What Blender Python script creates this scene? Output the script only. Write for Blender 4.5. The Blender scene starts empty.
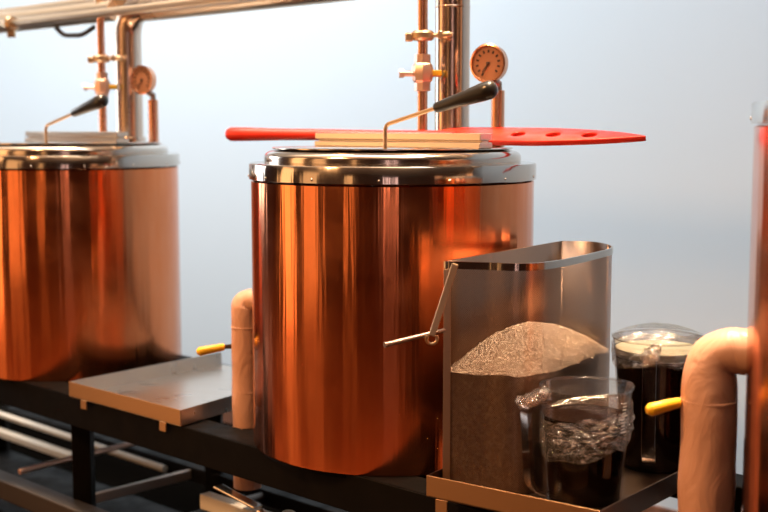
import bpy, math, random
from math import sin, cos, pi, radians, sqrt, atan2
from mathutils import Vector, Matrix, noise

random.seed(7)
scene = bpy.context.scene
COL = scene.collection

# ------------------------------------------------------------------ camera
H = 1.235
cam_d = bpy.data.cameras.new('camera'); cam = bpy.data.objects.new('camera', cam_d); COL.objects.link(cam)
cam.location = (0, 0, H)
cam.rotation_euler = (pi/2 - math.atan(128/1200), 0, 0)
cam_d.sensor_width = 36; cam_d.lens = 36*1200/768; cam_d.clip_start = .05
cam_d.dof.use_dof = True; cam_d.dof.focus_distance = 2.12; cam_d.dof.aperture_fstop = 3.4
scene.camera = cam

# ------------------------------------------------------------------ exposure, world, lights
vs = scene.view_settings
vs.view_transform = 'Standard'; vs.look = 'None'; vs.gamma = 1; vs.use_curve_mapping = False
vs.exposure = 0.0
scene.cycles.max_bounces = 10; scene.cycles.transparent_max_bounces = 24
scene.cycles.caustics_reflective = False; scene.cycles.caustics_refractive = False
scene.cycles.sample_clamp_indirect = 6

w = bpy.data.worlds.new('world'); scene.world = w; w.use_nodes = True
w.node_tree.nodes['Background'].inputs[0].default_value = (.30, .24, .20, 1)
w.node_tree.nodes['Background'].inputs[1].default_value = .05

U = Vector((.723, -.690, 0)); V = Vector((.690, .723, 0))      # along the row of kettles / across it, away from the camera
def uv(a, b, z=0): return U*a + V*b + Vector((0, 0, z))

def area(name, loc, target, sx, sy, power, colour):
    l = bpy.data.lights.new(name, 'AREA'); l.shape = 'RECTANGLE'; l.size = sx; l.size_y = sy
    l.energy = power; l.color = colour
    o = bpy.data.objects.new(name, l); COL.objects.link(o); o.location = loc
    o.rotation_euler = (Vector(target) - Vector(loc)).to_track_quat('-Z', 'Y').to_euler()
    return o
WARM = (1, .50, .20); WARM2 = (1, .68, .42); COOL = (.80, .91, 1)
# daylight from the left, added to brighten the pale wall; no window modelled
area('left_daylight', uv(-7.3, 1.5, 1.7), uv(-3.0, 3.1, 1.3), 2.4, 2.0, 80, (.96, .98, 1))
# added unseen fill lights that brighten the pale wall
area('wall_fill_light', uv(-4.0, 1.5, 3.15), uv(-4.0, 3.4, 1.2), 3.2, .25, 46, (.95, .98, 1)).data.spread = radians(110)
area('wall_fill_light', uv(-.9, 1.5, 3.15), uv(-.9, 3.4, 1.2), 4.5, .25, 27, (.78, .90, 1)).data.spread = radians(110)
# warm ceiling spots over the brewing line
def spot(loc, target, size, power, colour, spread):
    o = area('ceiling_lamp', loc, target, size, size, power, colour); o.data.spread = radians(spread); return o
spot((.44, 2.16, 2.9), (.42, 2.14, .9), .30, 23, WARM2, 55)
spot((-.75, 2.75, 2.9), (-.7, 2.85, .9), .30, 14, WARM2, 60)
spot((-1.9, 1.0, 2.9), (-.1, 2.1, .9), .30, 9, WARM, 60)
# long warm light added above the pipes to highlight their tops
tl = area('pipe_fill_light', uv(-2.9, 1.20, 2.75), uv(-2.9, 1.36, 0), .8, 5.4, 26, (1, .76, .54)); tl.rotation_euler = (0, 0, atan2(U.y, U.x)-pi/2); tl.data.spread = radians(115)
# added uplight that brightens the ceiling reflected in the pipe tops
area('ceiling_fill_light', uv(-2.2, .2, 2.6), uv(-2.2, .21, 3.3), 6.0, 1.2, 34, (1, .74, .52))
# tall warm strips added around the camera for vertical streaks on the copper
area('streak_light', (-3.0, 2.3, 1.2), (0, 2.3, .9), .75, 2.3, 15, WARM)
area('streak_light', (-3.0, .95, 1.2), (0, 2.3, .9), .75, 2.2, 7, WARM)
area('streak_light', (-2.0, -.8, 1.2), (0, 2.3, .9), .16, 2.0, 1.8, WARM)
area('streak_light', (-.30, -2.0, 1.3), (0, 2.3, .9), .13, 1.8, 2.2, (1, .62, .56))
area('streak_light', (.15, -2.0, 1.3), (0, 2.3, .9), .13, 1.8, 1.8, (1, .62, .56))
area('streak_light', (2.2, -.8, 1.2), (0, 2.3, .9), .35, 2.0, 1.6, (1, .42, .20))
area('streak_light', (3.0, .6, 1.2), (0, 2.3, .9), .30, 2.0, 2.6, (1, .45, .20))

# ------------------------------------------------------------------ materials
def mat(name, base=(.8,.8,.8), rough=.5, metal=0, **kw):
    m = bpy.data.materials.new(name); m.use_nodes = True
    b = m.node_tree.nodes['Principled BSDF']
    b.inputs['Base Color'].default_value = (*base, 1); b.inputs['Roughness'].default_value = rough
    b.inputs['Metallic'].default_value = metal
    for k, v in kw.items(): b.inputs[k].default_value = v
    return m
def nd(m, t, **kw):
    n = m.node_tree.nodes.new(t)
    for k, v in kw.items():
        if hasattr(n, k): setattr(n, k, v)
        else: n.inputs[k].default_value = v
    return n
def ln(m, a, b): m.node_tree.links.new(a, b)
def bsdf(m): return m.node_tree.nodes['Principled BSDF']
def coords(m, scale=(1,1,1), kind='Object'):
    tc = nd(m, 'ShaderNodeTexCoord'); mp = nd(m, 'ShaderNodeMapping'); mp.inputs['Scale'].default_value = scale
    ln(m, tc.outputs[kind], mp.inputs['Vector']); return mp.outputs['Vector']
def noise_n(m, vec, scale, detail=4, rough=.5, dist=0):
    n = nd(m, 'ShaderNodeTexNoise'); n.inputs['Scale'].default_value = scale; n.inputs['Detail'].default_value = detail
    n.inputs['Roughness'].default_value = rough; n.inputs['Distortion'].default_value = dist
    ln(m, vec, n.inputs['Vector']); return n.outputs['Fac']
def ramp(m, fac, stops):
    r = nd(m, 'ShaderNodeValToRGB'); e = r.color_ramp.elements
    while len(e) > len(stops): e.remove(e[-1])
    while len(e) < len(stops): e.new(1)
    for i, (p, c) in enumerate(stops): e[i].position = p; e[i].color = (*c, 1) if len(c) == 3 else c
    ln(m, fac, r.inputs['Fac']); return r.outputs['Color']
def bump(m, fac, strength, dist=.01):
    b = nd(m, 'ShaderNodeBump'); b.inputs['Strength'].default_value = strength; b.inputs['Distance'].default_value = dist
    ln(m, fac, b.inputs['Height']); ln(m, b.outputs['Normal'], bsdf(m).inputs['Normal']); return b
def maprange(m, fac, a, b, c, d):
    r = nd(m, 'ShaderNodeMapRange'); 
    for i, v in enumerate((a, b, c, d)): r.inputs[i+1].default_value = v
    ln(m, fac, r.inputs[0]); return r.outputs[0]

def brushed(name, base, rough, aniso=.8, streak=.06, dents=.02):
    m = mat(name, base, rough, 1)
    b = bsdf(m); b.inputs['Anisotropic'].default_value = aniso; b.inputs['Anisotropic Rotation'].default_value = .25
    t = nd(m, 'ShaderNodeTangent'); t.direction_type = 'RADIAL'; t.axis = 'Z'; ln(m, t.outputs[0], b.inputs['Tangent'])
    n1 = noise_n(m, coords(m, (14, 14, .5)), 2.2, 3)          # long vertical unevenness of rolled sheet
    bump(m, n1, streak, .02)
    n2 = noise_n(m, coords(m, (1, 1, 1)), 9, 8, .65)          # tarnish and handling marks
    ln(m, maprange(m, n2, .35, .75, rough*.8, rough*1.45), b.inputs['Roughness'])
    return m
M = {}
M['copper'] = brushed('copper_sheet', (.86, .33, .15), .17, .8, .10)
m = M['copper']
n = noise_n(m, coords(m, (1, 1, .3)), 5, 9, .7)
ln(m, ramp(m, n, [(.35, (.68, .19, .075)), (.52, (.76, .25, .10)), (.75, (.78, .31, .15))]), bsdf(m).inputs['Base Color'])
M['steel_band'] = brushed('steel_band', (.54, .48, .42), .13, .6, .05)
M['steel'] = mat('stainless_steel', (.72, .68, .62), .24, 1)
M['lid_steel'] = mat('polished_lid_steel', (.60, .53, .46), .15, 1)
M['hinge'] = mat('hinge_steel', (.80, .68, .56), .30, 1)
M['brass_steel'] = mat('warm_steel', (.62, .44, .27), .34, 1)
M['pipe'] = mat('polished_pipe', (.66, .52, .42), .20, 1)
M['over'] = mat('satin_overhead_pipe', (.84, .68, .50), .33, 1)
M['copper_pipe'] = mat('copper_pipe', (.82, .42, .26), .22, 1)
M['pink_metal'] = mat('satin_valve_metal', (.80, .55, .44), .38, 1)
M['black'] = mat('black_steel', (.003, .0024, .002), .55)
bsdf(M['black']).inputs['Specular IOR Level'].default_value = .08
m = M['black']; n = noise_n(m, coords(m), 14, 6); ln(m, maprange(m, n, .3, .7, .45, .7), bsdf(m).inputs['Roughness'])
M['dark_metal'] = mat('dark_galvanised', (.10, .085, .075), .45, .8)
M['grey_metal'] = mat('grey_galvanised', (.36, .29, .25), .42, .9)
M['grip'] = mat('black_plastic_grip', (.012, .011, .010), .28)
M['red'] = mat('red_plastic', (.82, .035, .018), .38)
m = M['red']; n = noise_n(m, coords(m), 40, 5); bump(m, n, .12, .003)
ln(m, ramp(m, noise_n(m, coords(m), 6, 3), [(.3, (.70, .016, .006)), (.7, (.80, .030, .012))]), bsdf(m).inputs['Base Color'])
M['yellow'] = mat('yellow_vinyl', (.93, .50, .02), .42)
M['rubber'] = mat('dark_rubber', (.05, .035, .028), .6)
M['dial'] = mat('dial_face', (.42, .17, .085), .45)
M['dial_ink'] = mat('dial_ink', (.05, .02, .015), .6)
# insulated pipe wrap
M['wrap'] = mat('pipe_wrap', (.80, .53, .37), .42)
m = M['wrap']
ln(m, ramp(m, noise_n(m, coords(m, (1,1,.5)), 9, 4), [(.3, (.62, .32, .205)), (.7, (.76, .43, .30))]), bsdf(m).inputs['Base Color'])
bump(m, noise_n(m, coords(m, (1,1,.6)), 20, 3, .5, 1.2), .7, .008)
# tray steel
M['tray'] = mat('tray_steel', (.55, .50, .45), .28, 1)
m = M['tray']; ln(m, maprange(m, noise_n(m, coords(m, (1, 3, 1)), 8, 3), .3, .7, .26, .33), bsdf(m).inputs['Roughness'])
M['tray_dark'] = mat('darkened_tray_steel', (.16, .11, .08), .34, 1)  # pan colour darkened to tone down the lamplit tray mirrored in the jugs
M['tray_edge'] = mat('tray_edge_steel', (.50, .31, .17), .42, 1)
M['bin_steel'] = mat('bin_sheet_steel', (.20, .13, .09), .36, 1)
# woven mesh wall of the grain bin: fine perforation, partly see-through
m = bpy.data.materials.new('woven_steel_mesh'); m.use_nodes = True; M['mesh'] = m
b = bsdf(m); b.inputs['Base Color'].default_value = (.40, .26, .18, 1); b.inputs['Metallic'].default_value = 1; b.inputs['Roughness'].default_value = .30
tr = nd(m, 'ShaderNodeBsdfTransparent'); mx = nd(m, 'ShaderNodeMixShader')
cz = nd(m, 'ShaderNodeTexCoord'); sp = nd(m, 'ShaderNodeSeparateXYZ'); ln(m, cz.outputs['UV'], sp.inputs[0])
def wave(o, k):
    a = nd(m, 'ShaderNodeMath', operation='MULTIPLY'); a.inputs[1].default_value = k; ln(m, o, a.inputs[0])
    s = nd(m, 'ShaderNodeMath', operation='SINE'); ln(m, a.outputs[0], s.inputs[0]); return s.outputs[0]
pr = nd(m, 'ShaderNodeMath', operation='MULTIPLY'); ln(m, wave(sp.outputs[0], 1700), pr.inputs[0]); ln(m, wave(sp.outputs[1], 1700), pr.inputs[1])
ln(m, maprange(m, pr.outputs[0], -.5, .5, .54, .76), mx.inputs['Fac'])
ln(m, tr.outputs[0], mx.inputs[1]); ln(m, b.outputs[0], mx.inputs[2])
ln(m, mx.outputs[0], m.node_tree.nodes['Material Output'].inputs['Surface'])
# grain
M['grain'] = mat('milled_grain', (.62, .44, .27), .85)
m = M['grain']; n = noise_n(m, coords(m), 190, 3, .7)
ln(m, ramp(m, n, [(.36, (.10, .055, .035)), (.50, (.34, .22, .15)), (.62, (.66, .50, .38))]), bsdf(m).inputs['Base Color'])
bump(m, n, .9, .004)
M['kernel'] = mat('grain_husk', (.74, .56, .36), .7)
m = M['kernel']; oi = nd(m, 'ShaderNodeNewGeometry')
ln(m, ramp(m, oi.outputs['Random Per Island'], [(0, (.07, .035, .02)), (.3, (.28, .18, .12)), (.6, (.60, .44, .32)), (1, (.88, .74, .60))]), bsdf(m).inputs['Base Color'])
# clear plastic, thin shell
def clear(name, tint, gloss_rough, base_fac, bump_s=0, scale=30, stretch=(1,1,1), top=.75, contrast=None):
    m = bpy.data.materials.new(name); m.use_nodes = True; nt = m.node_tree
    tr = nd(m, 'ShaderNodeBsdfTransparent'); tr.inputs[0].default_value = (*tint, 1)
    gl = nd(m, 'ShaderNodeBsdfGlossy'); gl.inputs['Roughness'].default_value = gloss_rough; gl.inputs[0].default_value = (1, 1, 1, 1)
    lw = nd(m, 'ShaderNodeLayerWeight'); lw.inputs[0].default_value = .22
    mx = nd(m, 'ShaderNodeMixShader')
    f = maprange(m, lw.outputs['Fresnel'], 0, 1, base_fac, top)
    if contrast:
        nn = noise_n(m, coords(m, stretch), scale*.8, 6, .6, 2.0)
        g = maprange(m, nn, .50, .66, 0, contrast)
        ad = nd(m, 'ShaderNodeMath', operation='ADD'); ad.use_clamp = True; ln(m, f, ad.inputs[0]); ln(m, g, ad.inputs[1]); f = ad.outputs[0]
    ln(m, f, mx.inputs['Fac']); ln(m, tr.outputs[0], mx.inputs[1]); ln(m, gl.outputs[0], mx.inputs[2])
    if bump_s:
        nn = noise_n(m, coords(m, stretch), scale, 5, .6, 2.5)
        bp = nd(m, 'ShaderNodeBump'); bp.inputs['Strength'].default_value = bump_s; bp.inputs['Distance'].default_value = .01
        ln(m, nn, bp.inputs['Height']); ln(m, bp.outputs['Normal'], gl.inputs['Normal']); ln(m, bp.outputs['Normal'], lw.inputs['Normal'])
    ln(m, mx.outputs[0], nt.nodes['Material Output'].inputs['Surface'])
    return m
M['clear'] = clear('clear_polycarbonate', (.90, .87, .84), .06, .02, top=.6)
M['film'] = clear('crumpled_cling_film', (.93, .86, .82), .14, .05, 1.0, 40, (1, 1, 2.6), top=.7, contrast=.42)
M['film_flat'] = clear('stretched_cling_film', (.94, .93, .90), .10, .03, .5, 14, (1, 3, 1), top=.45)
M['wort'] = mat('dark_wort', (.008, .003, .002), .14)
bsdf(M['wort']).inputs['Specular IOR Level'].default_value = .3
M['foam'] = mat('pale_foam', (.26, .27, .21), .6)
M['print'] = mat('white_print', (.80, .78, .74), .5)
# room
M['wall_pale'] = mat('pale_blue_paint', (.585, .675, .74), .85)
m = M['wall_pale']; bump(m, noise_n(m, coords(m), 120, 4), .08, .002)
M['wall_dark'] = mat('dark_timber_cladding', (.16, .07, .04), .6)
m = M['wall_dark']; n = noise_n(m, coords(m, (9, 9, .4)), 3, 5)
ln(m, ramp(m, n, [(.3, (.07, .025, .014)), (.7, (.26, .11, .06))]), bsdf(m).inputs['Base Color'])
M['ceiling'] = mat('cream_ceiling', (.72, .58, .45), .8)
M['mat'] = mat('shade_black', (.0035, .003, .0025), .8)  # near-black colour stands in for the deep shade under the stand
bsdf(M['mat']).inputs['Specular IOR Level'].default_value = .0
M['floor'] = mat('timber_floor', (.3, .14, .07), .28)
m = M['floor']; n = noise_n(m, coords(m), 3, 6)
ln(m, ramp(m, n, [(.3, (.12, .05, .024)), (.7, (.28, .13, .065))]), bsdf(m).inputs['Base Color'])
M['white_enamel'] = mat('white_enamel', (.70, .66, .58), .35)

# ------------------------------------------------------------------ mesh helpers
def obj(name, geo, material, parent=None, smooth=40, bevel=0, loc=None):
    vs_, fs = geo[0], geo[1]
    me = bpy.data.meshes.new(name); me.from_pydata([tuple(v) for v in vs_], [], fs); me.update()
    if len(geo) > 2:
        uvl = me.uv_layers.new(name='UVMap')
        for lp in me.loops: uvl.data[lp.index].uv = geo[2][lp.vertex_index]
    me.materials.append(M[material] if isinstance(material, str) else material)
    o = bpy.data.objects.new(name, me); COL.objects.link(o)
    if parent is not None: o.parent = parent
    if loc is not None: o.location = loc
    if smooth:
        me.shade_smooth()
        me.set_sharp_from_angle(angle=radians(smooth))
    if bevel:
        b = o.modifiers.new('bevel', 'BEVEL'); b.width = bevel; b.segments = 2; b.limit_method = 'ANGLE'
    return o
def tag(o, label=None, cat=None, group=None, kind=None):
    if label: o['label'] = label
    if cat: o['category'] = cat
    if group: o['group'] = group
    if kind: o['kind'] = kind
    return o
def thing(name, label, cat, loc=(0,0,0), rz=0, group=None):
    o = bpy.data.objects.new(name, None); COL.objects.link(o); o.location = loc; o.rotation_euler = (0, 0, rz)
    o.empty_display_size = .05
    return tag(o, label, cat, group)
def join(*gs):
    V_, F = [], []
    for g in gs:
        n = len(V_); V_ += list(g[0]); F += [tuple(i+n for i in f) for f in g[1]]
    return V_, F
def move(g, off=(0,0,0), mtx=None):
    vv = [Vector(v) for v in g[0]]
    if mtx is not None: vv = [mtx @ v for v in vv]
    return [v + Vector(off) for v in vv], g[1]
def box(x0, x1, y0, y1, z0, z1):
    v = [(x, y, z) for z in (z0, z1) for (x, y) in ((x0,y0),(x1,y0),(x1,y1),(x0,y1))]
    return v, [(3,2,1,0),(4,5,6,7),(0,1,5,4),(1,2,6,5),(2,3,7,6),(3,0,4,7)]
def beam(a, b, wdt, hgt, up=(0,0,1)):
    """a solid bar from a to b, wdt across, hgt along up"""
    a, b = Vector(a), Vector(b); d = (b-a).normalized(); upv = Vector(up)
    s = d.cross(upv).normalized(); t = s.cross(d).normalized()
    v = []
    for p in (a, b):
        for (i, j) in ((-1,-1),(1,-1),(1,1),(-1,1)): v.append(p + s*(i*wdt/2) + t*(j*hgt/2))
    return v, [(0,1,2,3),(7,6,5,4),(0,4,5,1),(1,5,6,2),(2,6,7,3),(3,7,4,0)]
def lathe(prof, seg=96, closed=False):
    """prof: (r, z) from the bottom outside upwards; faces point outwards"""
    v, f = [], []; n = len(prof)
    for i in range(seg):
        a = 2*pi*i/seg
        for r, z in prof: v.append((r*cos(a), r*sin(a), z))
    for i in range(seg):
        j = (i+1) % seg
        for k in range(n if closed else n-1):
            l = (k+1) % n
            f.append((i*n+k, j*n+k, j*n+l, i*n+l))
    return v, f
def tube(path, r, seg=16, cap=True):
    pts = [Vector(p) for p in path]; n = len(pts)
    rs = r if isinstance(r, (list, tuple)) else [r]*n
    tg = []
    for i in range(n):
        a = pts[max(i-1, 0)]; b = pts[min(i+1, n-1)]; tg.append((b-a).normalized())
    nrm = tg[0].orthogonal().normalized()
    v, f = [], []
    for i in range(n):
        if i: 
            q = tg[i-1].rotation_difference(tg[i]); nrm = (q @ nrm).normalized()
        bi = tg[i].cross(nrm).normalized()
        for k in range(seg):
            a = 2*pi*k/seg; v.append(pts[i] + nrm*(rs[i]*cos(a)) + bi*(rs[i]*sin(a)))
    for i in range(n-1):
        for k in range(seg):
            l = (k+1) % seg; f.append((i*seg+k, i*seg+l, (i+1)*seg+l, (i+1)*seg+k))
    if cap:
        f.append(tuple(range(seg-1, -1, -1))); f.append(tuple((n-1)*seg+k for k in range(seg)))
    return v, f
def bend(pts, rad, n=10):
    """polyline with rounded corners"""
    pts = [Vector(p) for p in pts]; out = [pts[0]]
    for i in range(1, len(pts)-1):
        p = pts[i]; d0 = (pts[i-1]-p); d1 = (pts[i+1]-p)
        k = min(rad, d0.length*.49, d1.length*.49)
        a = p + d0.normalized()*k; b = p + d1.normalized()*k
        for j in range(n+1):
            t = j/n; out.append(a*(1-t)**2 + p*2*t*(1-t) + b*t*t)
    out.append(pts[-1]); return out
def prism(poly, z0, z1):
    n = len(poly); v = [(x, y, z0) for x, y in poly] + [(x, y, z1) for x, y in poly]
    f = [tuple(range(n-1, -1, -1)), tuple(range(n, 2*n))] + [(i, (i+1) % n, n+(i+1) % n, n+i) for i in range(n)]
    return v, f
def kids(o): return [c for c in bpy.data.objects if c.parent == o]
def copy_tree(o, parent=None):
    c = o.copy(); COL.objects.link(c)
    if parent is not None: c.parent = parent
    for ch in kids(o): copy_tree(ch, c)
    return c

# ------------------------------------------------------------------ the room
def quad(name, a, b, c, d, material):
    o = obj(name, ([a, b, c, d], [(0,1,2,3)]), material, smooth=0); o['kind'] = 'structure'; return o
uL, uR, vF, vB, hC = -7.6, 4.2, -3.4, 3.15, 3.3
def slab(name, a0, a1, b0, b1, z0, z1, material):
    v = [uv(a, b, z) for z in (z0, z1) for (a, b) in ((a0,b0),(a1,b0),(a1,b1),(a0,b1))]
    o = obj(name, (v, [(3,2,1,0),(4,5,6,7),(0,1,5,4),(1,2,6,5),(2,3,7,6),(3,0,4,7)]), material, smooth=0)
    o['kind'] = 'structure'; return o
slab('floor', uL, uR, vF, vB, -.08, 0, 'floor')
mt_ = slab('shade_mat', -6.5, 3.8, 1.05, 3.1, .001, .012, 'mat')  # added sheet that keeps the floor below the stand in painted shade
del mt_['kind']; tag(mt_, 'dark mat added to stand in for the shade under the brew stand', 'mat')
slab('ceiling', uL, uR, vF, vB, hC, hC+.08, 'ceiling')
slab('wall_back', uL, uR, vB, vB+.1, 0, hC, 'wall_pale')
slab('wall_front', uL, uR, vF-.1, vF, 0, hC, 'wall_dark')
slab('wall_left', uL-.1, uL, vF, vB, 0, hC, 'wall_dark')
slab('wall_right', uR, uR+.1, vF, vB, 0, hC, 'wall_dark')
slab('baseboard_back', uL, uR, vB-.015, vB, 0, .09, 'wall_dark')

# ------------------------------------------------------------------ brew stand
ZS = .609                       # top of the stand
F0 = Vector((-.2522, 2.3112, 0))          # a point on the front edge of the stand
def st(a, b, z=0): return F0 + U*a + V*b + Vector((0, 0, z))
DEEP = .49
stand = thing('brew_stand', 'long black steel stand that carries the copper kettles and trays', 'stand', st(0, 0, 0))
def sp_(g): return [Vector(v)-stand.location for v in g[0]], g[1]
UL_, UR_ = -2.0, 1.75
def angle_iron(a0, b0, a1, b1, zt, hgt, flange, inward, th=.006):
    """L section rail: vertical face plus a top flange turned inward"""
    A, B = st(a0, b0, zt), st(a1, b1, zt)
    face = beam(A + Vector((0,0,-hgt/2)) + inward*th/2, B + Vector((0,0,-hgt/2)) + inward*th/2, th, hgt)
    fl = beam(A + Vector((0,0,-th/2)) + inward*flange/2, B + Vector((0,0,-th/2)) + inward*flange/2, flange, th)
    return join(face, fl)
obj('front_rail', sp_(angle_iron(UL_, 0, UR_, 0, ZS, .072, .075, V)), 'black', stand, smooth=0, bevel=.0015)
obj('back_rail', sp_(angle_iron(UL_, DEEP, UR_, DEEP, ZS, .072, .075, -V)), 'black', stand, smooth=0, bevel=.0015)
for a in (UL_, -1.42, -.62, -.13, .62, 1.02, UR_):
    obj('cross_rail', sp_(beam(st(a, .008, ZS-.035), st(a, DEEP-.008, ZS-.035), .04, .06)), 'black', stand, smooth=0, bevel=.002)
for a in (-1.86, -.72, .40, 1.55):
    for b in (.06, DEEP-.03):
        obj('post', sp_(beam(st(a, b, .0125), st(a, b, ZS-.06), .045, .045, (1,0,0))), 'black', stand, smooth=0, bevel=.002)
obj('lower_rail', sp_(beam(st(UL_, .06, .20), st(UR_, .06, .20), .04, .05)), 'black', stand, smooth=0, bevel=.002)
obj('lower_rail', sp_(beam(st(UL_, DEEP-.03, .30), st(UR_, DEEP-.03, .30), .04, .04)), 'black', stand, smooth=0, bevel=.002)
for a, z in ((-1.30, .47), (-.50, .30), (.5, .36)):
    obj('lower_crossbar', sp_(tube([st(a, .03, z), st(a, DEEP-.03, z)], .013, 12)), 'dark_metal', stand)
obj('lower_shelf', sp_(beam(st(UL_, DEEP/2, .16), st(UR_, DEEP/2, .16), DEEP-.04, .012)), 'black', stand, smooth=0)
# pipes and flat bars stored on the lower rails
def low(name, g, material, label, cat, smooth=40, bevel=0):
    vs__ = [Vector(v) for v in g[0]]; c_ = sum(vs__, Vector())/len(vs__)
    o = obj(name, ([v-c_ for v in vs__], g[1]), material, None, smooth, bevel, c_); return tag(o, label, cat)
tag(obj('lower_pipe', sp_(tube([st(-2.0, DEEP-.061, .300), st(-1.30, DEEP-.061, .298), st(-.9, DEEP-.061, .296)], .010, 14)), 'white_enamel', stand), 'thin pale pipe')
tag(obj('lower_bar', sp_(beam(st(-2.1, DEEP-.07, .243), st(-1.35, DEEP-.07, .243), .03, .022)), 'white_enamel', stand, smooth=0, bevel=.003), 'thick pale bar')
tag(obj('lower_crossbar', sp_(beam(st(-.80, .04, .300), st(-.80, DEEP-.05, .300), .012, .026)), 'grey_metal', stand, smooth=0, bevel=.002), 'flat grey crossbar')
tag(obj('lower_crossbar', sp_(tube([st(-.92, .0, .375), st(-.92, .46, .385)], .008, 12)), 'pink_metal', stand), 'thin brown crossbar')
tag(obj('lower_rail', sp_(beam(st(-1.95, .012, .315), st(-.42, .012, .315), .05, .05)), 'dark_metal', stand, smooth=0, bevel=.003), 'dark grey lower rail')
low('beige_panel', beam(st(-.335, .13, .400), st(.06, .13, .400), .03, .035), 'white_enamel', 'beige box edge under the centre kettle behind the drain lever', 'panel', 0, .003)
# burner rings that carry each kettle
def ring_support(c):
    g = lathe([(.262, -.01), (.268, -.01), (.268, 0), (.20, 0), (.20, -.01)], 64, True)
    return obj('kettle_ring', move(g, Vector((c[0], c[1], ZS)) - stand.location), 'black', stand)

# ------------------------------------------------------------------ kettles
K2 = (.0165, 2.39); K1 = (-.832, 3.205); K3 = (.863, 1.57)
def make_kettle(name, label, loc, R=.28, h=.5265, band=.032, with_lid=True):
    k = thing(name, label, 'kettle', loc, 0, 'copper kettles in a row')
    obj('body', lathe([(R-.02, .001), (R-.001, .001), (R, .004), (R, h-.004), (R-.004, h-.002), (R-.02, h-.002), (R-.02, .001)], 160), 'copper', k)
    q = R+.004; zt = h+band; L = R*.907
    obj('rim_band', lathe([(R-.004, h), (q-.001, h), (q, h+.001), (q, zt-.003), (q-.002, zt-.0005), (q-.005, zt), (L-.006, zt), (L-.006, zt-.006), (R-.01, zt-.010)], 160), 'steel_band', k)
    for i in range(14):
        a = 2*pi*(i+.3)/14
        g = lathe([(.0022, 0), (.0022, .0006), (.0014, .0016), (.0001, .002)], 10)
        mt = Matrix.Rotation(a, 4, 'Z') @ Matrix.Rotation(pi/2, 4, 'Y')
        obj('rivet', move(g, Vector((q*cos(a), q*sin(a), h+.007)), mt.to_3x3()), 'steel', k)
    # lid: rounded shoulder, then a flat round plate
    s = [(L-.001, zt-.004), (L, zt+.001), (L, zt+.010)]
    for i in range(1, 9):
        a = i/8*pi/2; s.append((L-.020*(1-cos(a)), zt+.010+.014*sin(a)))
    s += [(L-.034, zt+.0255), (.001, zt+.0255)]
    lid = obj('lid', lathe(s, 128), 'lid_steel', k)
    P_ = L-.016
    obj('lid_plate', lathe([(.001, zt+.0262), (P_-.002, zt+.0262), (P_, zt+.0275), (P_, zt+.0290), (P_-.002, zt+.0302), (.001, zt+.0302)], 128), 'lid_steel', lid)
    return k, zt+.0302, lid
kettle, LZ, lid = make_kettle('kettle', 'centre copper kettle with a red paddle lying on its lid', (K2[0], K2[1], ZS))
# hinge of the split lid: long folded channel along the row
ang = atan2(U.y, U.x)
def bar_geo():
    g = join(box(-.222, .222, -.019, .019, 0, .0105), box(-.220, .220, -.010, .010, .0105, .0145), box(-.222, .222, -.017, .017, .0145, .0275))
    return g
rotm = Matrix.Rotation(ang, 3, 'Z')
hb = obj('lid_hinge', move(bar_geo(), U*.016 + Vector((0, 0, LZ)), rotm), 'hinge', lid, smooth=0, bevel=.0015)
# lever handle: bent rod and tapered grip
p0 = Vector((-.0145, -.185, LZ)); pe = Vector((.1725, -.343, LZ+.105))
p1 = p0 + Vector((0, 0, .043)); pm = p1.lerp(pe, .47)
rod = obj('handle_rod', tube(bend([p0, p1, p1.lerp(pe, .55)], .012), .0038, 12), 'brass_steel', lid)
d = (pe-pm)
gr = obj('handle_grip', tube([pm + d*t for t in (0, .015, .05, .5, .8, .92, .97, 1.0)], [.006, .0085, .0095, .0130, .0160, .0160, .0125, .004], 20), 'grip', lid)
# dial thermometer standing on the lid
def normal_rot(nv):
    return Vector(nv).to_track_quat('Z', 'Y').to_matrix()
tp = Vector((.2124, .04, LZ))
th = obj('thermometer_stem', tube([tp + Vector((0,0,-.012)), tp + Vector((0,0,.075)), tp + Vector((0,0,.112))], [.0135, .0135, .0135], 20), 'copper_pipe', lid)
nv = Vector((-.52, -.855, 0)); dc = Vector((.192, .015, 1.362-ZS))
Rm = normal_rot(nv)
dsc = Matrix.Scale(.93, 3)
Rm = Rm @ dsc
case = obj('thermometer_case', move(lathe([(.001, -.020), (.030, -.020), (.038, -.014), (.040, -.010), (.040, .004), (.0415, .005), (.0415, .009), (.038, .010), (.036, .006)], 48), dc, Rm), 'copper_pipe', lid)
obj('thermometer_neck', tube([tp + Vector((0,0,.112)), tp + Vector((0,0,.125)), dc + Vector((0,0,-.030)) - nv*.012], [.008, .0085, .0075], 14), 'grey_metal', lid)
obj('dial_face', move(lathe([(.0365, .0055), (.001, .0056)], 40), dc, Rm), 'dial', lid)
tk = []
for i in range(12):
    a = radians(-40 + i*25.5)
    tk.append(move(beam((.0225*cos(a), .0225*sin(a), .0062), (.0290*cos(a), .0290*sin(a), .0062), .0042, .0006), dc, Rm))
for i in range(45):
    a = radians(-40 + i*6.3)
    tk.append(move(beam((.0335*cos(a), .0335*sin(a), .0062), (.0352*cos(a), .0352*sin(a), .0062), .0007, .0006), dc, Rm))
obj('dial_markings', join(*tk), 'dial_ink', lid, smooth=0)['kind'] = 'stuff'
obj('dial_needle', join(move(beam((.004, .003, .0075), (-.013, -.018, .0075), .0028, .0006), dc, Rm), move(lathe([(.0035, .006), (.0035, .009), (.001, .0095)], 14), dc, Rm)), 'dial_ink', lid, smooth=0)

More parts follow.
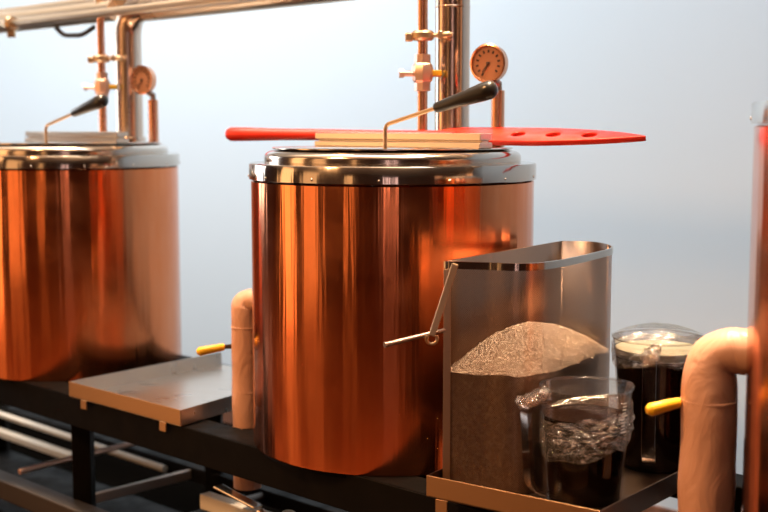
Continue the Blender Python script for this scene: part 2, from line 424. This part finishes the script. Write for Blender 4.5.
k1 = copy_tree(kettle); k1.location = (K1[0], K1[1], ZS)
k1['label'] = 'left copper kettle, farthest back, with no paddle on its lid'
k3, LZ3, lid3 = make_kettle('kettle', 'tall copper kettle cut off by the right edge, joined by the pink insulated elbow', (K3[0], K3[1], ZS), R=.365, h=.632, band=.030)
for c in (K2, K1): ring_support(c)

# ------------------------------------------------------------------ pipes rising from the lids, and the overhead run
def pipe_run(c, tee_h, small_h, lab_big, lab_small, yellow):
    z0 = ZS+LZ
    b = Vector((c[0]+.1263, c[1]+.168-.02, z0))
    t = thing('vapour_pipe', lab_big, 'pipe', b, 0, 'vapour pipes rising from the kettle lids')
    L0 = Vector((0,0,0))
    if tee_h is None:
        obj('riser', tube([(0,0,.0), (0,0,.9)], .0365, 32), 'pipe', t)
        obj('weld_seam', lathe([(.0366, .285), (.0372, .286), (.0372, .288), (.0366, .289)], 32), 'pipe', t)
    else:
        obj('riser', tube(bend([(0,0,0), (0,0,tee_h), U*.16 + Vector((0,0,tee_h))], .085, 14), .0365, 32), 'pipe', t)
    obj('base_ferrule', lathe([(.0366, .012), (.041, .013), (.043, .008), (.043, .001), (.0366, .0008)], 40), 'pipe', t)
    s = Vector((c[0]+.0625, c[1]+.10, z0))
    t2 = thing('water_pipe', lab_small, 'pipe', s, 0, 'thin water pipes with ball valves')
    obj('riser', tube([(0,0,0), (0,0,small_h)], .0105, 20), 'copper_pipe', t2)
    # ball valve
    vz = .150
    vb = obj('ball_valve', lathe([(.0106, vz-.038), (.0165, vz-.037), (.0165, vz-.020), (.020, vz-.016), (.0225, vz-.006), (.0225, vz+.006), (.020, vz+.016), (.0165, vz+.020), (.0165, vz+.037), (.0106, vz+.038)], 8), 'pink_metal', t2, smooth=25)
    obj('valve_stem', tube([(-.020, -.004, vz-.002), (-.042, -.006, vz-.002)], .006, 12), 'pink_metal', vb)
    obj('valve_nut', tube([(-.038, -.006, vz-.002), (-.048, -.007, vz-.002)], .009, 6), 'pink_metal', vb)
    obj('valve_handle', join(box(.018, .040, -.004, .012, vz-.008, vz+.006)), 'yellow', vb, bevel=.003)
    # clamp with its wing bolt
    cz_ = vz+.075
    cl = obj('pipe_clamp', lathe([(.0106, cz_-.010), (.019, cz_-.010), (.024, cz_-.005), (.024, cz_+.005), (.019, cz_+.010), (.0106, cz_+.010)], 28), 'brass_steel', t2)
    obj('clamp_bolt', tube([(.020, -.008, cz_), (.060, -.014, cz_+.002)], .0042, 10), 'brass_steel', cl)
    obj('wing_nut', join(box(.030, .040, -.020, .000, cz_-.007, cz_+.009), tube([(.040, -.012, cz_), (.056, -.014, cz_+.002)], .0075, 10)), 'brass_steel', cl, bevel=.002)
    obj('clamp_lug', join(box(-.036, -.020, -.009, .009, cz_-.012, cz_+.006)), 'brass_steel', cl, bevel=.003)
    return b, s
PZ = .322 + H - (ZS+LZ)
b1, s1 = pipe_run(K1, PZ, H+.302-(ZS+LZ), 'wide polished pipe rising from the left kettle and bending into the overhead run', 'thin pipe with valve and clamp above the left kettle', True)
b2, s2 = pipe_run(K2, None, .9, 'wide polished pipe rising behind the paddle on the centre kettle', 'thin pipe with valve and clamp above the centre kettle', True)
def run(name, p, a0, a1, z, r, label, cat='pipe'):
    o = thing(name, label, cat, Vector((p.x, p.y, 0)) + U*a0 + Vector((0,0,z)), 0, 'overhead pipes along the wall')
    obj('tube', tube([Vector((0,0,0)), U*(a1-a0)], r, 32), 'over', o)
    return o
o = run('overhead_pipe', b1, .10, 2.6, H+.322, .0365, 'thick polished overhead pipe running right from the bend of the left riser')
o2 = run('overhead_pipe', b1 - V*.005, -2.2, -.045, H+.325, .030, 'thick overhead pipe running off to the left edge, under the other two')
def clampring(par, at, r, name='pipe_clamp'):
    g = lathe([(r+.0005, -.012), (r+.010, -.012), (r+.014, -.006), (r+.014, .006), (r+.010, .012), (r+.0005, .012)], 32)
    return obj(name, move(g, at, normal_rot(U)), 'brass_steel', par)
obj('clamp_bolt', tube(bend([U*(2.2-.36)+Vector((0,0,-.03)), U*(2.2-.32)+Vector((0,0,-.055)), U*(2.2-.22)+Vector((0,0,-.060)), U*(2.2-.16)+Vector((0,0,-.04))], .03), .007, 10), 'rubber', o2)
o3 = run('overhead_pipe', s1 - V*.03, -2.6, 3.4, H+.304, .0115, 'thin bright overhead pipe in front of the thick ones')
p = s1 + V*.085
o4 = run('overhead_pipe', p, -2.6, 3.2, H+.354, .019, 'topmost overhead pipe at the top left corner, with a clamp ring')
clampring(o4, U*(2.6-.10), .019)
c = clampring(o3, U*(2.6-.42), .0095)
obj('clamp_lug', move(box(-.012,.012,-.008,.008,-.040,.0), U*(2.6-.42)), 'brass_steel', c, bevel=.003)

# ------------------------------------------------------------------ insulated risers with yellow valve levers
def insulated(loc, r, ztop, zbot, label, dirx, reach, hz, hlen, hr, stub=.015):
    t = thing('insulated_pipe', label, 'pipe', (loc[0], loc[1], zbot), 0, 'wrapped pipes feeding the kettles')
    h = ztop - zbot
    dv = Vector(dirx).normalized()
    path = bend([(0,0,0), (0,0,h*.25), (0,0,h*.5), (0,0,h*.75), (0,0,h), dv*reach + Vector((0,0,h))], r*1.5, 14)
    # resample so that the wrap can wrinkle
    pts = [path[0]]
    for q in path[1:]:
        L_ = (q-pts[-1]).length; k = max(1, int(L_/.008)); a = pts[-1]
        for i in range(1, k+1): pts.append(a.lerp(q, i/k))
    g = tube(pts, r, 40)
    vv = []
    for i, v in enumerate(g[0]):
        c_ = pts[i//40] if i//40 < len(pts) else pts[-1]
        n_ = noise.noise(Vector(v)*Vector((14,14,9)).x + Vector((loc[0]*9,0,0)))
        n2 = noise.noise(Vector((v[0]*30, v[1]*30, v[2]*12)))
        vv.append(c_ + (Vector(v)-c_)*(1 + .035*n_ + .045*n2)*(1 if i//40 < len(pts)*.80 else max(.84, 1-.16*(i//40-len(pts)*.80)/(len(pts)*.1))))
    wrap = obj('wrap', (vv, g[1]), 'wrap', t)
    # tape turns
    for zz in (h-.075*r/.04, h*.52):
        obj('tape_edge', move(lathe([(r*.97, -.0025), (r*1.022, -.0015), (r*1.022, .0010), (r*.97, .002)], 40), (0,0,zz)), 'wrap', t)
    # valve lever
    z_ = hz - zbot
    lv = obj('valve_lever', beam((-r*.8, .01, z_), (-r-.03, .0, z_), .004, .011*hr), 'rubber', t, bevel=.001)
    obj('lever_sleeve', tube([(-r-stub, .002, z_), (-r-stub-.002, .002, z_), (-r-stub-.02, -.006, z_-.002), (-r-hlen+.006, -.014, z_-.007), (-r-hlen, -.015, z_-.008)], [.005*hr, .009*hr, .010*hr, .0115*hr, .006*hr], 14), 'yellow', lv)
    return t
insulated((-.293, 2.51), .0300, H-.362, ZS-.140, 'wrapped pinkish pipe between the drip tray and the centre kettle', (.90, -.30, 0), .035, H-.462, .072, .85)
insulated((.4815, 1.745), .0405, H-.324, .10, 'large wrapped pinkish elbow pipe in the right foreground', (.90, -.42, 0), .085, H-.405, .055, .85, .002)

# ------------------------------------------------------------------ drip trays
def make_tray(label, A, B, C, D, zb, hgt, clips, open_back=False, pan='tray'):
    """A front left, B front right, C back right, D back left (world xy); zb underside"""
    base = Vector(((A[0]+B[0]+C[0]+D[0])/4, (A[1]+B[1]+C[1]+D[1])/4, zb))
    t = thing('drip_tray', label, 'tray', base, 0, 'steel drip trays on the stand')
    q = [Vector((p[0], p[1], 0)) - Vector((base.x, base.y, 0)) for p in (A, B, C, D)]
    obj('pan', prism([(p.x, p.y) for p in q], 0, .002), pan, t, smooth=0)
    sides = [(0,1,'front_wall'), (1,2,'side_wall'), (3,0,'side_wall')] + ([] if open_back else [(2,3,'back_wall')])
    for i, j, nm in sides:
        a, b = q[i], q[j]; dd = (b-a).normalized(); inn = Vector((-dd.y, dd.x, 0))
        obj(nm, beam(a + inn*.001 + Vector((0,0,hgt/2)), b + inn*.001 + Vector((0,0,hgt/2)), .002, hgt), 'tray_edge' if nm == 'front_wall' else pan, t, smooth=0, bevel=.0006)
    dd = (q[1]-q[0]).normalized(); inn = Vector((-dd.y, dd.x, 0))
    for f, dz in clips:
        cpt = q[0].lerp(q[1], f) - inn*.0018
        obj('clip', beam(cpt + Vector((0,0,-.0003)), cpt + Vector((0,0,-dz)), .022, .003, inn), 'tray_edge', t, smooth=0, bevel=.0005)
    return t
make_tray('empty steel drip tray between the left and centre kettles', (-.7365, 2.7566), (-.4275, 2.4701), (-.150+.0, 2.90), (-.431, 3.1284), ZS+.0022, .035, ((.15, .020), (.86, .020)), True)
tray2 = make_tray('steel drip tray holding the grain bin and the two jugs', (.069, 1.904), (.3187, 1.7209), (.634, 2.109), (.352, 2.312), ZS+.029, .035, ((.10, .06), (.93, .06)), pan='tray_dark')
ZT = ZS+.031+.0003

# ------------------------------------------------------------------ grain bin (D-shaped, mesh front, sheet back)
pts = [Vector(p) for p in ((.093,1.939),(.155,1.924),(.226,1.910),(.29,1.969),(.359,2.081),(.41,2.188),(.394,2.286),(.33,2.307))]
PLp = pts[0].copy(); ra = Matrix.Rotation(radians(-1.6), 2)
pts = [PLp + Vector((.006,-.002)) + (ra @ (p-PLp))*.975 for p in pts]
def catmull(P_, n=10):
    out = []
    for i in range(len(P_)-1):
        a = P_[max(i-1,0)]; b = P_[i]; c = P_[i+1]; d_ = P_[min(i+2,len(P_)-1)]
        for k in range(n):
            t = k/n
            out.append(.5*((2*b)+(c-a)*t+(2*a-5*b+4*c-d_)*t*t+(3*b-a-3*c+d_)*t*t*t))
    out.append(P_[-1]); return out
curve = catmull([pts[0]] + [p for p in pts[1:]], 10)
bc = Vector((.25, 2.09)); ZR = 1.02
bz = ZR - ZT
binn = thing('grain_bin', 'D-shaped steel mesh bin half full of milled grain', 'bin', (bc.x, bc.y, ZT))
loc2 = [p-bc for p in curve]
def strip(line, z0, z1, nz=1, uvs=False):
    v, f, u_ = [], [], []; s = 0
    for i, p_ in enumerate(line):
        if i: s += (p_-line[i-1]).length
        for k in range(nz+1):
            z = z0+(z1-z0)*k/nz; v.append((p_.x, p_.y, z)); u_.append((s, z))
    for i in range(len(line)-1):
        for k in range(nz):
            f.append((i*(nz+1)+k, (i+1)*(nz+1)+k, (i+1)*(nz+1)+k+1, i*(nz+1)+k+1))
    return (v, f, u_) if uvs else (v, f)
NB = len(loc2)-17
ms = obj('mesh_wall', strip(loc2[:NB+1], 0, bz-.0005, 6, True), 'mesh', binn)
back = [loc2[-1].lerp(loc2[0], i/8) for i in range(9)]
bk = obj('back_panel', strip(loc2[NB:-1] + back, 0, bz-.0005), 'bin_steel', binn)
sm = bk.modifiers.new('solid', 'SOLIDIFY'); sm.thickness = .0016
allp = loc2[:-1] + back[:-1]
obj('bottom_plate', prism([(p.x*.995, p.y*.995) for p in allp], 0, .0015), 'bin_steel', binn, smooth=0)
# rim band
def offset(line, dd, closed=True):
    out = []; n = len(line)
    for i in range(n):
        a = line[(i-1) % n]; b = line[(i+1) % n]; t = (b-a).normalized(); out.append(line[i] + Vector((t.y, -t.x))*dd)
    return out
def loopband(line, d0, d1, z0, z1):
    a = offset(line, d0); b = offset(line, d1); n = len(line); v = []
    for L_, z in ((a, z0), (b, z0), (b, z1), (a, z1)): v += [(p.x, p.y, z) for p in L_]
    f = []
    for k in range(4):
        l = (k+1) % 4
        for i in range(n):
            j = (i+1) % n; f.append((k*n+i, k*n+j, l*n+j, l*n+i))
    return v, f
obj('rim_band', loopband(allp, -.001, .0022, bz-.012, bz), 'steel_band', binn, smooth=30)
# corner strip, strap and rod of the tipping handle
c0 = loc2[0]
obj('corner_strip', join(beam((c0.x+.004, c0.y-.003, .002), (c0.x+.004, c0.y-.003, bz-.013), .012, .003, (0,1,0))), 'brass_steel', binn, smooth=0, bevel=.0008)
sa = Vector((c0.x+.016, c0.y-.010, bz-.004)); sb = Vector((c0.x-.022, c0.y-.030, bz-.118))
dirn = (sb-sa).normalized(); 
strap = obj('handle_strap', join(beam(sa, sb, .011, .003, (0,-1,.0))), 'brass_steel', binn, smooth=0, bevel=.001)
obj('strap_hook', tube([sb + Vector((cos(a)*.009, 0, sin(a)*.009-.004)) for a in [radians(150+i*24) for i in range(11)]], .0026, 10), 'brass_steel', binn)
ra_ = Vector((c0.x-.0005, c0.y-.004, bz-.113)); rb_ = Vector((c0.x-.098, c0.y-.055, bz-.128))
obj('handle_rod', tube([ra_, ra_.lerp(rb_, .25)+Vector((0,0,0)), ra_.lerp(rb_, .95), rb_], [.0034, .0036, .0040, .0048], 14), 'grey_metal', binn)

# grain heap filling the bin
def inside(x, y):
    c_ = False; n = len(allp); j = n-1
    for i in range(n):
        a, b = allp[i], allp[j]
        if (a.y > y) != (b.y > y) and x < (b.x-a.x)*(y-a.y)/(b.y-a.y)+a.x: c_ = not c_
        j = i
    return c_
cen = sum((p for p in allp), Vector((0, 0)))/len(allp)
def level(t, x, y):          # t: 0 at the wall, 1 at the peak
    return (.836-ZT) - .11*max(0, y)*(1-t) + .062*(1-(1-t)**1.7) + .003*noise.noise(Vector((x*25, y*25, 1)))
NR = 26; ring = allp; n = len(ring); gv, gf = [], []
for z in (.002, .05, .10, .15):
    for p in ring: q = cen + (p-cen)*.988; gv.append((q.x, q.y, z))
nl = 4
pk = Vector((.236-bc.x, 2.045-bc.y))
for k in range(NR):
    t = k/NR
    for p in ring:
        q = cen + (p-cen)*.988; q = q.lerp(pk, t); gv.append((q.x, q.y, level(t, q.x, q.y)))
gv.append((pk.x, pk.y, level(1, pk.x, pk.y)))
rows = nl+NR
for k in range(rows-1):
    for i in range(n):
        j = (i+1) % n; gf.append((k*n+i, k*n+j, (k+1)*n+j, (k+1)*n+i))
for i in range(n): gf.append(((rows-1)*n+i, (rows-1)*n+(i+1) % n, rows*n))
gf.append(tuple(range(n-1, -1, -1)))
# loose kernels over the surface
def kernel(p, s, rot):
    pts_ = [(1,0,0),(-1,0,0),(0,.42,0),(0,-.42,0),(0,0,.36),(0,0,-.36)]
    v = [Vector(p) + rot @ (Vector(a)*s) for a in pts_]
    return v, [(0,2,4),(2,1,4),(1,3,4),(3,0,4),(2,0,5),(1,2,5),(3,1,5),(0,3,5)]
kv, kf = [], []
for _ in range(9500):
    i = random.random()*n; a = ring[int(i) % n].lerp(ring[(int(i)+1) % n], i % 1)
    t = 1-sqrt(random.random())
    q = (cen + (a-cen)*.975).lerp(pk, t); z = level(t, q.x, q.y) + random.uniform(-.0005, .0012)
    rot = Matrix.Rotation(random.random()*6.3, 3, 'Z') @ Matrix.Rotation(random.uniform(-.6, .6), 3, 'Y')
    g = kernel((q.x, q.y, z), random.uniform(.0021, .0038), rot); m0 = len(kv)
    kv += g[0]; kf += [tuple(x+m0 for x in f) for f in g[1]]
heap = obj('milled_grain', (gv, gf), 'grain', None, loc=(bc.x, bc.y, ZT))
tag(heap, 'heap of milled pale grain mounded inside the mesh bin', 'grain', kind='stuff')
me = heap.data; me.materials.append(M['kernel'])
import bmesh
bm = bmesh.new(); bm.from_mesh(me); 
bv = [bm.verts.new(v) for v in kv]
for f in kf:
    fc = bm.faces.new([bv[i] for i in f]); fc.material_index = 1
bm.to_mesh(me); bm.free()

# ------------------------------------------------------------------ measuring jugs
def make_jug(label, loc, r, h, fill, handle_dir, foam=False, ticks=True):
    j = thing('measuring_jug', label, 'jug', (loc[0], loc[1], ZT), 0, 'clear jugs in the drip tray')
    rb = r*.80
    def rad(z): return rb + (r-rb)*(z/h)
    zs_ = [i/16*h for i in range(17)]
    sp = handle_dir + pi
    def outer(off, z0=0, z1=h, flare=True, seg=96, nz=24):
        v, f = [], []
        for i in range(seg):
            a = 2*pi*i/seg
            for k in range(nz+1):
                z = z0+(z1-z0)*k/nz; rr = rad(z)+off
                if flare:
                    e = max(0, (z-h*.72)/(h*.28)); da = (a-sp+pi) % (2*pi)-pi
                    rr += .008*e*e*math.exp(-(da/.33)**2)
                v.append((rr*cos(a), rr*sin(a), z))
        for i in range(seg):
            jn = (i+1) % seg
            for k in range(nz): f.append((i*(nz+1)+k, jn*(nz+1)+k, jn*(nz+1)+k+1, i*(nz+1)+k+1))
        return v, f
    g = outer(0); nb = len(g[0]); 
    obj('shell', (g[0], g[1] + [tuple(i*25 for i in range(95, -1, -1))]), 'clear', j)
    lip = []
    for i in range(97):
        a = 2*pi*i/96; da = (a-sp+pi) % (2*pi)-pi; rr = r+.008*math.exp(-(da/.33)**2)+.001
        lip.append((rr*cos(a), rr*sin(a), h))
    obj('rim', tube(lip, .0018, 10, cap=False), 'clear', j)
    lz = h*fill
    liq = outer(-.0028, .004, lz, False, 64, 8); k = 9
    obj('liquid', (liq[0], liq[1] + [tuple(i*k for i in range(63, -1, -1)), tuple(i*k+8 for i in range(64))]), 'wort', j)
    if foam:
        fo = outer(-.0026, lz+.0004, lz+.014, False, 64, 2)
        obj('foam', (fo[0], fo[1] + [tuple(i*3+2 for i in range(64)), tuple(i*3 for i in range(63, -1, -1))]), 'foam', j)
    # handle: flat D-shaped strap
    hd = Vector((cos(handle_dir), sin(handle_dir), 0)); 
    ph = bend([hd*(rad(h*.92)-.001)+Vector((0,0,h*.92)), hd*(r+.040)+Vector((0,0,h*.92)), hd*(r+.030)+Vector((0,0,h*.16)), hd*(rad(h*.10)-.001)+Vector((0,0,h*.08))], .022, 8)
    side = Vector((-hd.y, hd.x, 0)); v, f = [], []
    for i, p_ in enumerate(ph):
        t = (ph[min(i+1, len(ph)-1)]-ph[max(i-1, 0)]).normalized(); nn = side.cross(t).normalized()
        for (a, b) in ((-1,-1),(1,-1),(1,1),(-1,1)): v.append(p_ + side*(a*.0115) + nn*(b*.0035))
    for i in range(len(ph)-1):
        for k_ in range(4): l = (k_+1) % 4; f.append((i*4+k_, i*4+l, (i+1)*4+l, (i+1)*4+k_))
    f += [(3,2,1,0), tuple(len(v)-4+q for q in range(4))]
    obj('handle', (v, f), 'clear', j, bevel=.0012)
    if ticks:
        tks = []
        for i in range(10):
            z = h*(.66+.028*i); a = sp-1.25; ww = .22 if i % 5 == 0 else .13
            line = [Vector(((rad(z)+.0006)*cos(a+ww*k_/4), (rad(z)+.0006)*sin(a+ww*k_/4), z)) for k_ in range(5)]
            tks.append(tube(line, .0006, 6))
        obj('measuring_marks', join(*tks), 'print', j)
    return j, r, h
J1 = (.322, 1.880); J2 = (.484, 2.085)
make_jug('front clear jug of dark liquid with film bunched around its middle', J1, .073, .185, .76, radians(205), False)
make_jug('rear clear jug of dark liquid under a film cover, behind the yellow lever', J2, .079, .228, .86, radians(250), True, False)

# cling film on the near jug: loose skirt around the body and a bunch over the handle
def film(label, loc, r, h, z0, z1, tilt, amp, seed, top, hd, handle_bunch):
    f_ = thing('cling_film', label, 'film', (loc[0], loc[1], ZT), 0, 'clear films over the jugs')
    seg, nz = 160, 34; v, f = [], []
    for i in range(seg):
        a = 2*pi*i/seg
        lo = z0 + tilt*cos(a-.2) + .012*noise.noise(Vector((cos(a)*2, sin(a)*2, seed)))
        hi = z1 + tilt*.9*cos(a-.2) + .006*noise.noise(Vector((cos(a)*3, sin(a)*3, seed+5)))
        for k in range(nz+1):
            t = k/nz; z = lo+(hi-lo)*t
            rr = r*.80+(r*.20)*(z/h) + .0035
            nn = noise.noise(Vector((cos(a)*3.2, sin(a)*3.2, z*60+seed))); n2 = noise.noise(Vector((cos(a)*9+z*40, sin(a)*9, z*110+seed)))
            rr += amp*(abs(nn)+.5*abs(n2))*sin(pi*min(1, t*1.15))**.6
            v.append((rr*cos(a), rr*sin(a), z))
    for i in range(seg):
        j = (i+1) % seg
        for k in range(nz): f.append((i*(nz+1)+k, j*(nz+1)+k, j*(nz+1)+k+1, i*(nz+1)+k+1))
    obj('skirt', (v, f), 'film', f_, smooth=180)
    if top:
        v, f = [(0, 0, h+top)], []; rn = 14
        for k in range(1, rn+1):
            for i in range(96):
                a = 2*pi*i/96; t = k/rn; rr = (r+.004)*t
                z = h+.003 + top*(1-t*t) + .0022*noise.noise(Vector((rr*cos(a)*60, rr*sin(a)*25, seed)))*(1-t)
                v.append((rr*cos(a), rr*sin(a), z))
        for i in range(96): f.append((0, 1+i, 1+(i+1) % 96))
        for k in range(rn-1):
            for i in range(96):
                j = (i+1) % 96; f.append((1+k*96+i, 1+(k+1)*96+i, 1+(k+1)*96+j, 1+k*96+j))
        obj('cover', (v, f), 'film_flat', f_, smooth=180)
    if handle_bunch:
        hv = Vector((cos(hd), sin(hd), 0)); gs = []
        for q in range(3):
            path, rr = [], []
            for i in range(18):
                t = i/17
                path.append(hv*(r*1.0+.045*t+.004*sin(9*t+q*2)) + Vector((0,0, h*.90+.016 - .012*t + .006*sin(t*7+q*2.2))) + Vector((-hv.y, hv.x, 0))*(.009*sin(t*6+q*2.1)))
                rr.append(.004+.0045*abs(sin(t*8+q)))
            g = tube(path, rr, 14)
            gs.append(([Vector(x)+Vector((noise.noise(Vector(x)*170), noise.noise(Vector(x)*170+Vector((5,0,0))), noise.noise(Vector(x)*170+Vector((0,7,0)))))*.004 for x in g[0]], g[1]))
        obj('bunch', join(*gs), 'film', f_, smooth=180)
    return f_
film('crumpled clear film bunched around the middle of the front jug', J1, .073, .185, .085, .150, .014, .006, 3.1, .004, radians(205), True)
film('clear film stretched over the mouth of the rear jug', J2, .079, .228, .186, .221, .004, .003, 8.4, .021, radians(250), True)

# ------------------------------------------------------------------ red mash paddle across the centre lid
pa = Vector((-.348, 2.679, 1.2215)); pb = Vector((.483, 2.221, 1.2190))
pd = (pb-pa); PL_ = pd.length; px = pd.normalized(); py = Vector((-px.y, px.x, 0)).normalized(); pz = px.cross(py).normalized()
# local frame: x along the paddle, y away from the camera, tilt of the blade about x
mid = pa.lerp(pb, .5)
pad = thing('mash_paddle', 'long red plastic mash paddle with holes in its blade, across the centre lid', 'paddle', mid)
def pl(x, y, z, tilt=0):
    yy = y*cos(tilt)-z*sin(tilt); zz = y*sin(tilt)+z*cos(tilt)
    return pa + px*x + py*yy + pz*zz - mid
hx = PL_*.56
prof = [(0, .006), (.004, .012), (.012, .0155), (.05, .0150), (.11, .0135), (.16, .0125), (.24, .0120), (.40, .0118), (hx, .0120), (hx+.03, .010)]
v, f = [], []; sg = 20
for x, r in prof:
    for k in range(sg):
        a = 2*pi*k/sg; v.append(pl(x, r*1.15*cos(a), r*sin(a)-.002*(x > .3)))
for i in range(len(prof)-1):
    for k in range(sg): l = (k+1) % sg; f.append((i*sg+k, i*sg+l, (i+1)*sg+l, (i+1)*sg+k))
f += [tuple(range(sg-1, -1, -1)), tuple((len(prof)-1)*sg+k for k in range(sg))]
obj('handle', (v, f), 'red', pad)
# blade as a grid with round holes cut by leaving cells out and snapping: build the outline and three holes with bmesh triangulation
from mathutils.geometry import delaunay_2d_cdt
def blade_w(t, side):
    if t < .16: return .012 + (.042-.012)*sin(t/.16*pi/2)
    if t < .50: return .042
    k = (t-.50)/.50
    return .042*(1-k**(1.5 if side < 0 else 1.9))*.86 + .006*(1-k**6)
bl = PL_-hx+.02; x0 = hx-.02; N = 60
outl = [Vector((x0+bl*i/N, -blade_w(i/N, -1))) for i in range(N+1)] + [Vector((x0+bl*i/N, blade_w(i/N, 1))) for i in range(N-1, -1, -1)]
outl = [p_ for i, p_ in enumerate(outl) if i == 0 or (p_-outl[i-1]).length > 1e-5]
holes = [(x0+bl*.42, 0), (x0+bl*.585, 0), (x0+bl*.75, 0)]
verts2 = list(outl); faces_in = [list(range(len(outl)))]
hl = []
for hx_, hy_ in holes:
    s0 = len(verts2); verts2 += [Vector((hx_+.0145*cos(-2*pi*i/28), hy_+.0145*sin(-2*pi*i/28))) for i in range(28)]
    hl.append(list(range(s0, s0+28)))
edges = [(i, (i+1) % len(outl)) for i in range(len(outl))]
for h_ in hl: edges += [(h_[i], h_[(i+1) % 28]) for i in range(28)]
res = delaunay_2d_cdt(verts2, edges, [], 0, 1e-6)
v2, f2 = res[0], res[2]
def in_hole(c_): return any((c_-Vector(h_)).length < .0143 for h_ in holes)
keep = []
poly = outl
def inpoly(c_):
    r_ = False; jn = len(poly)-1
    for i in range(len(poly)):
        a, b = poly[i], poly[jn]
        if (a.y > c_.y) != (b.y > c_.y) and c_.x < (b.x-a.x)*(c_.y-a.y)/(b.y-a.y)+a.x: r_ = not r_
        jn = i
    return r_
for t_ in f2:
    c_ = sum((v2[i] for i in t_), Vector((0, 0)))/len(t_)
    if inpoly(c_) and not in_hole(c_): keep.append(tuple(t_))
TILT = radians(17)
def sag(x): return -.003*max(0, (x-x0)/bl) 
V3 = [pl(p_.x, p_.y, .0+sag(p_.x), TILT) for p_ in v2]
bo = obj('blade', (V3, keep), 'red', pad, smooth=30)
s_ = bo.modifiers.new('solid', 'SOLIDIFY'); s_.thickness = .011; s_.offset = 0
b_ = bo.modifiers.new('bevel', 'BEVEL'); b_.width = .0015; b_.segments = 2

# ------------------------------------------------------------------ plumbing and bits below the stand
lev = thing('drain_valve', 'steel drain valve with a flat lever under the centre kettle', 'valve', (-.255, 2.42, .460))
lp0 = Vector((-.102, .085, .012)); lp1 = Vector((-.005, -.01, -.004))
obj('lever', beam(lp0, lp1, .024, .006), 'steel', lev, smooth=0, bevel=.002)
obj('valve_body', tube([(-.004, -.010, -.016), (.020, -.030, -.040), (.030, -.04, -.055)], [.013, .015, .013], 16), 'pink_metal', lev)
obj('valve_nut', move(lathe([(.001, -.012), (.012, -.012), (.017, -.006), (.017, .006), (.012, .012), (.001, .012)], 24), (.058, -.02, -.022)), 'brass_steel', lev)
obj('drain_tube', tube(bend([(.03, -.04, -.055), (.055, -.06, -.11), (.055, .02, -.30)], .03), .011, 14), 'dark_metal', lev)
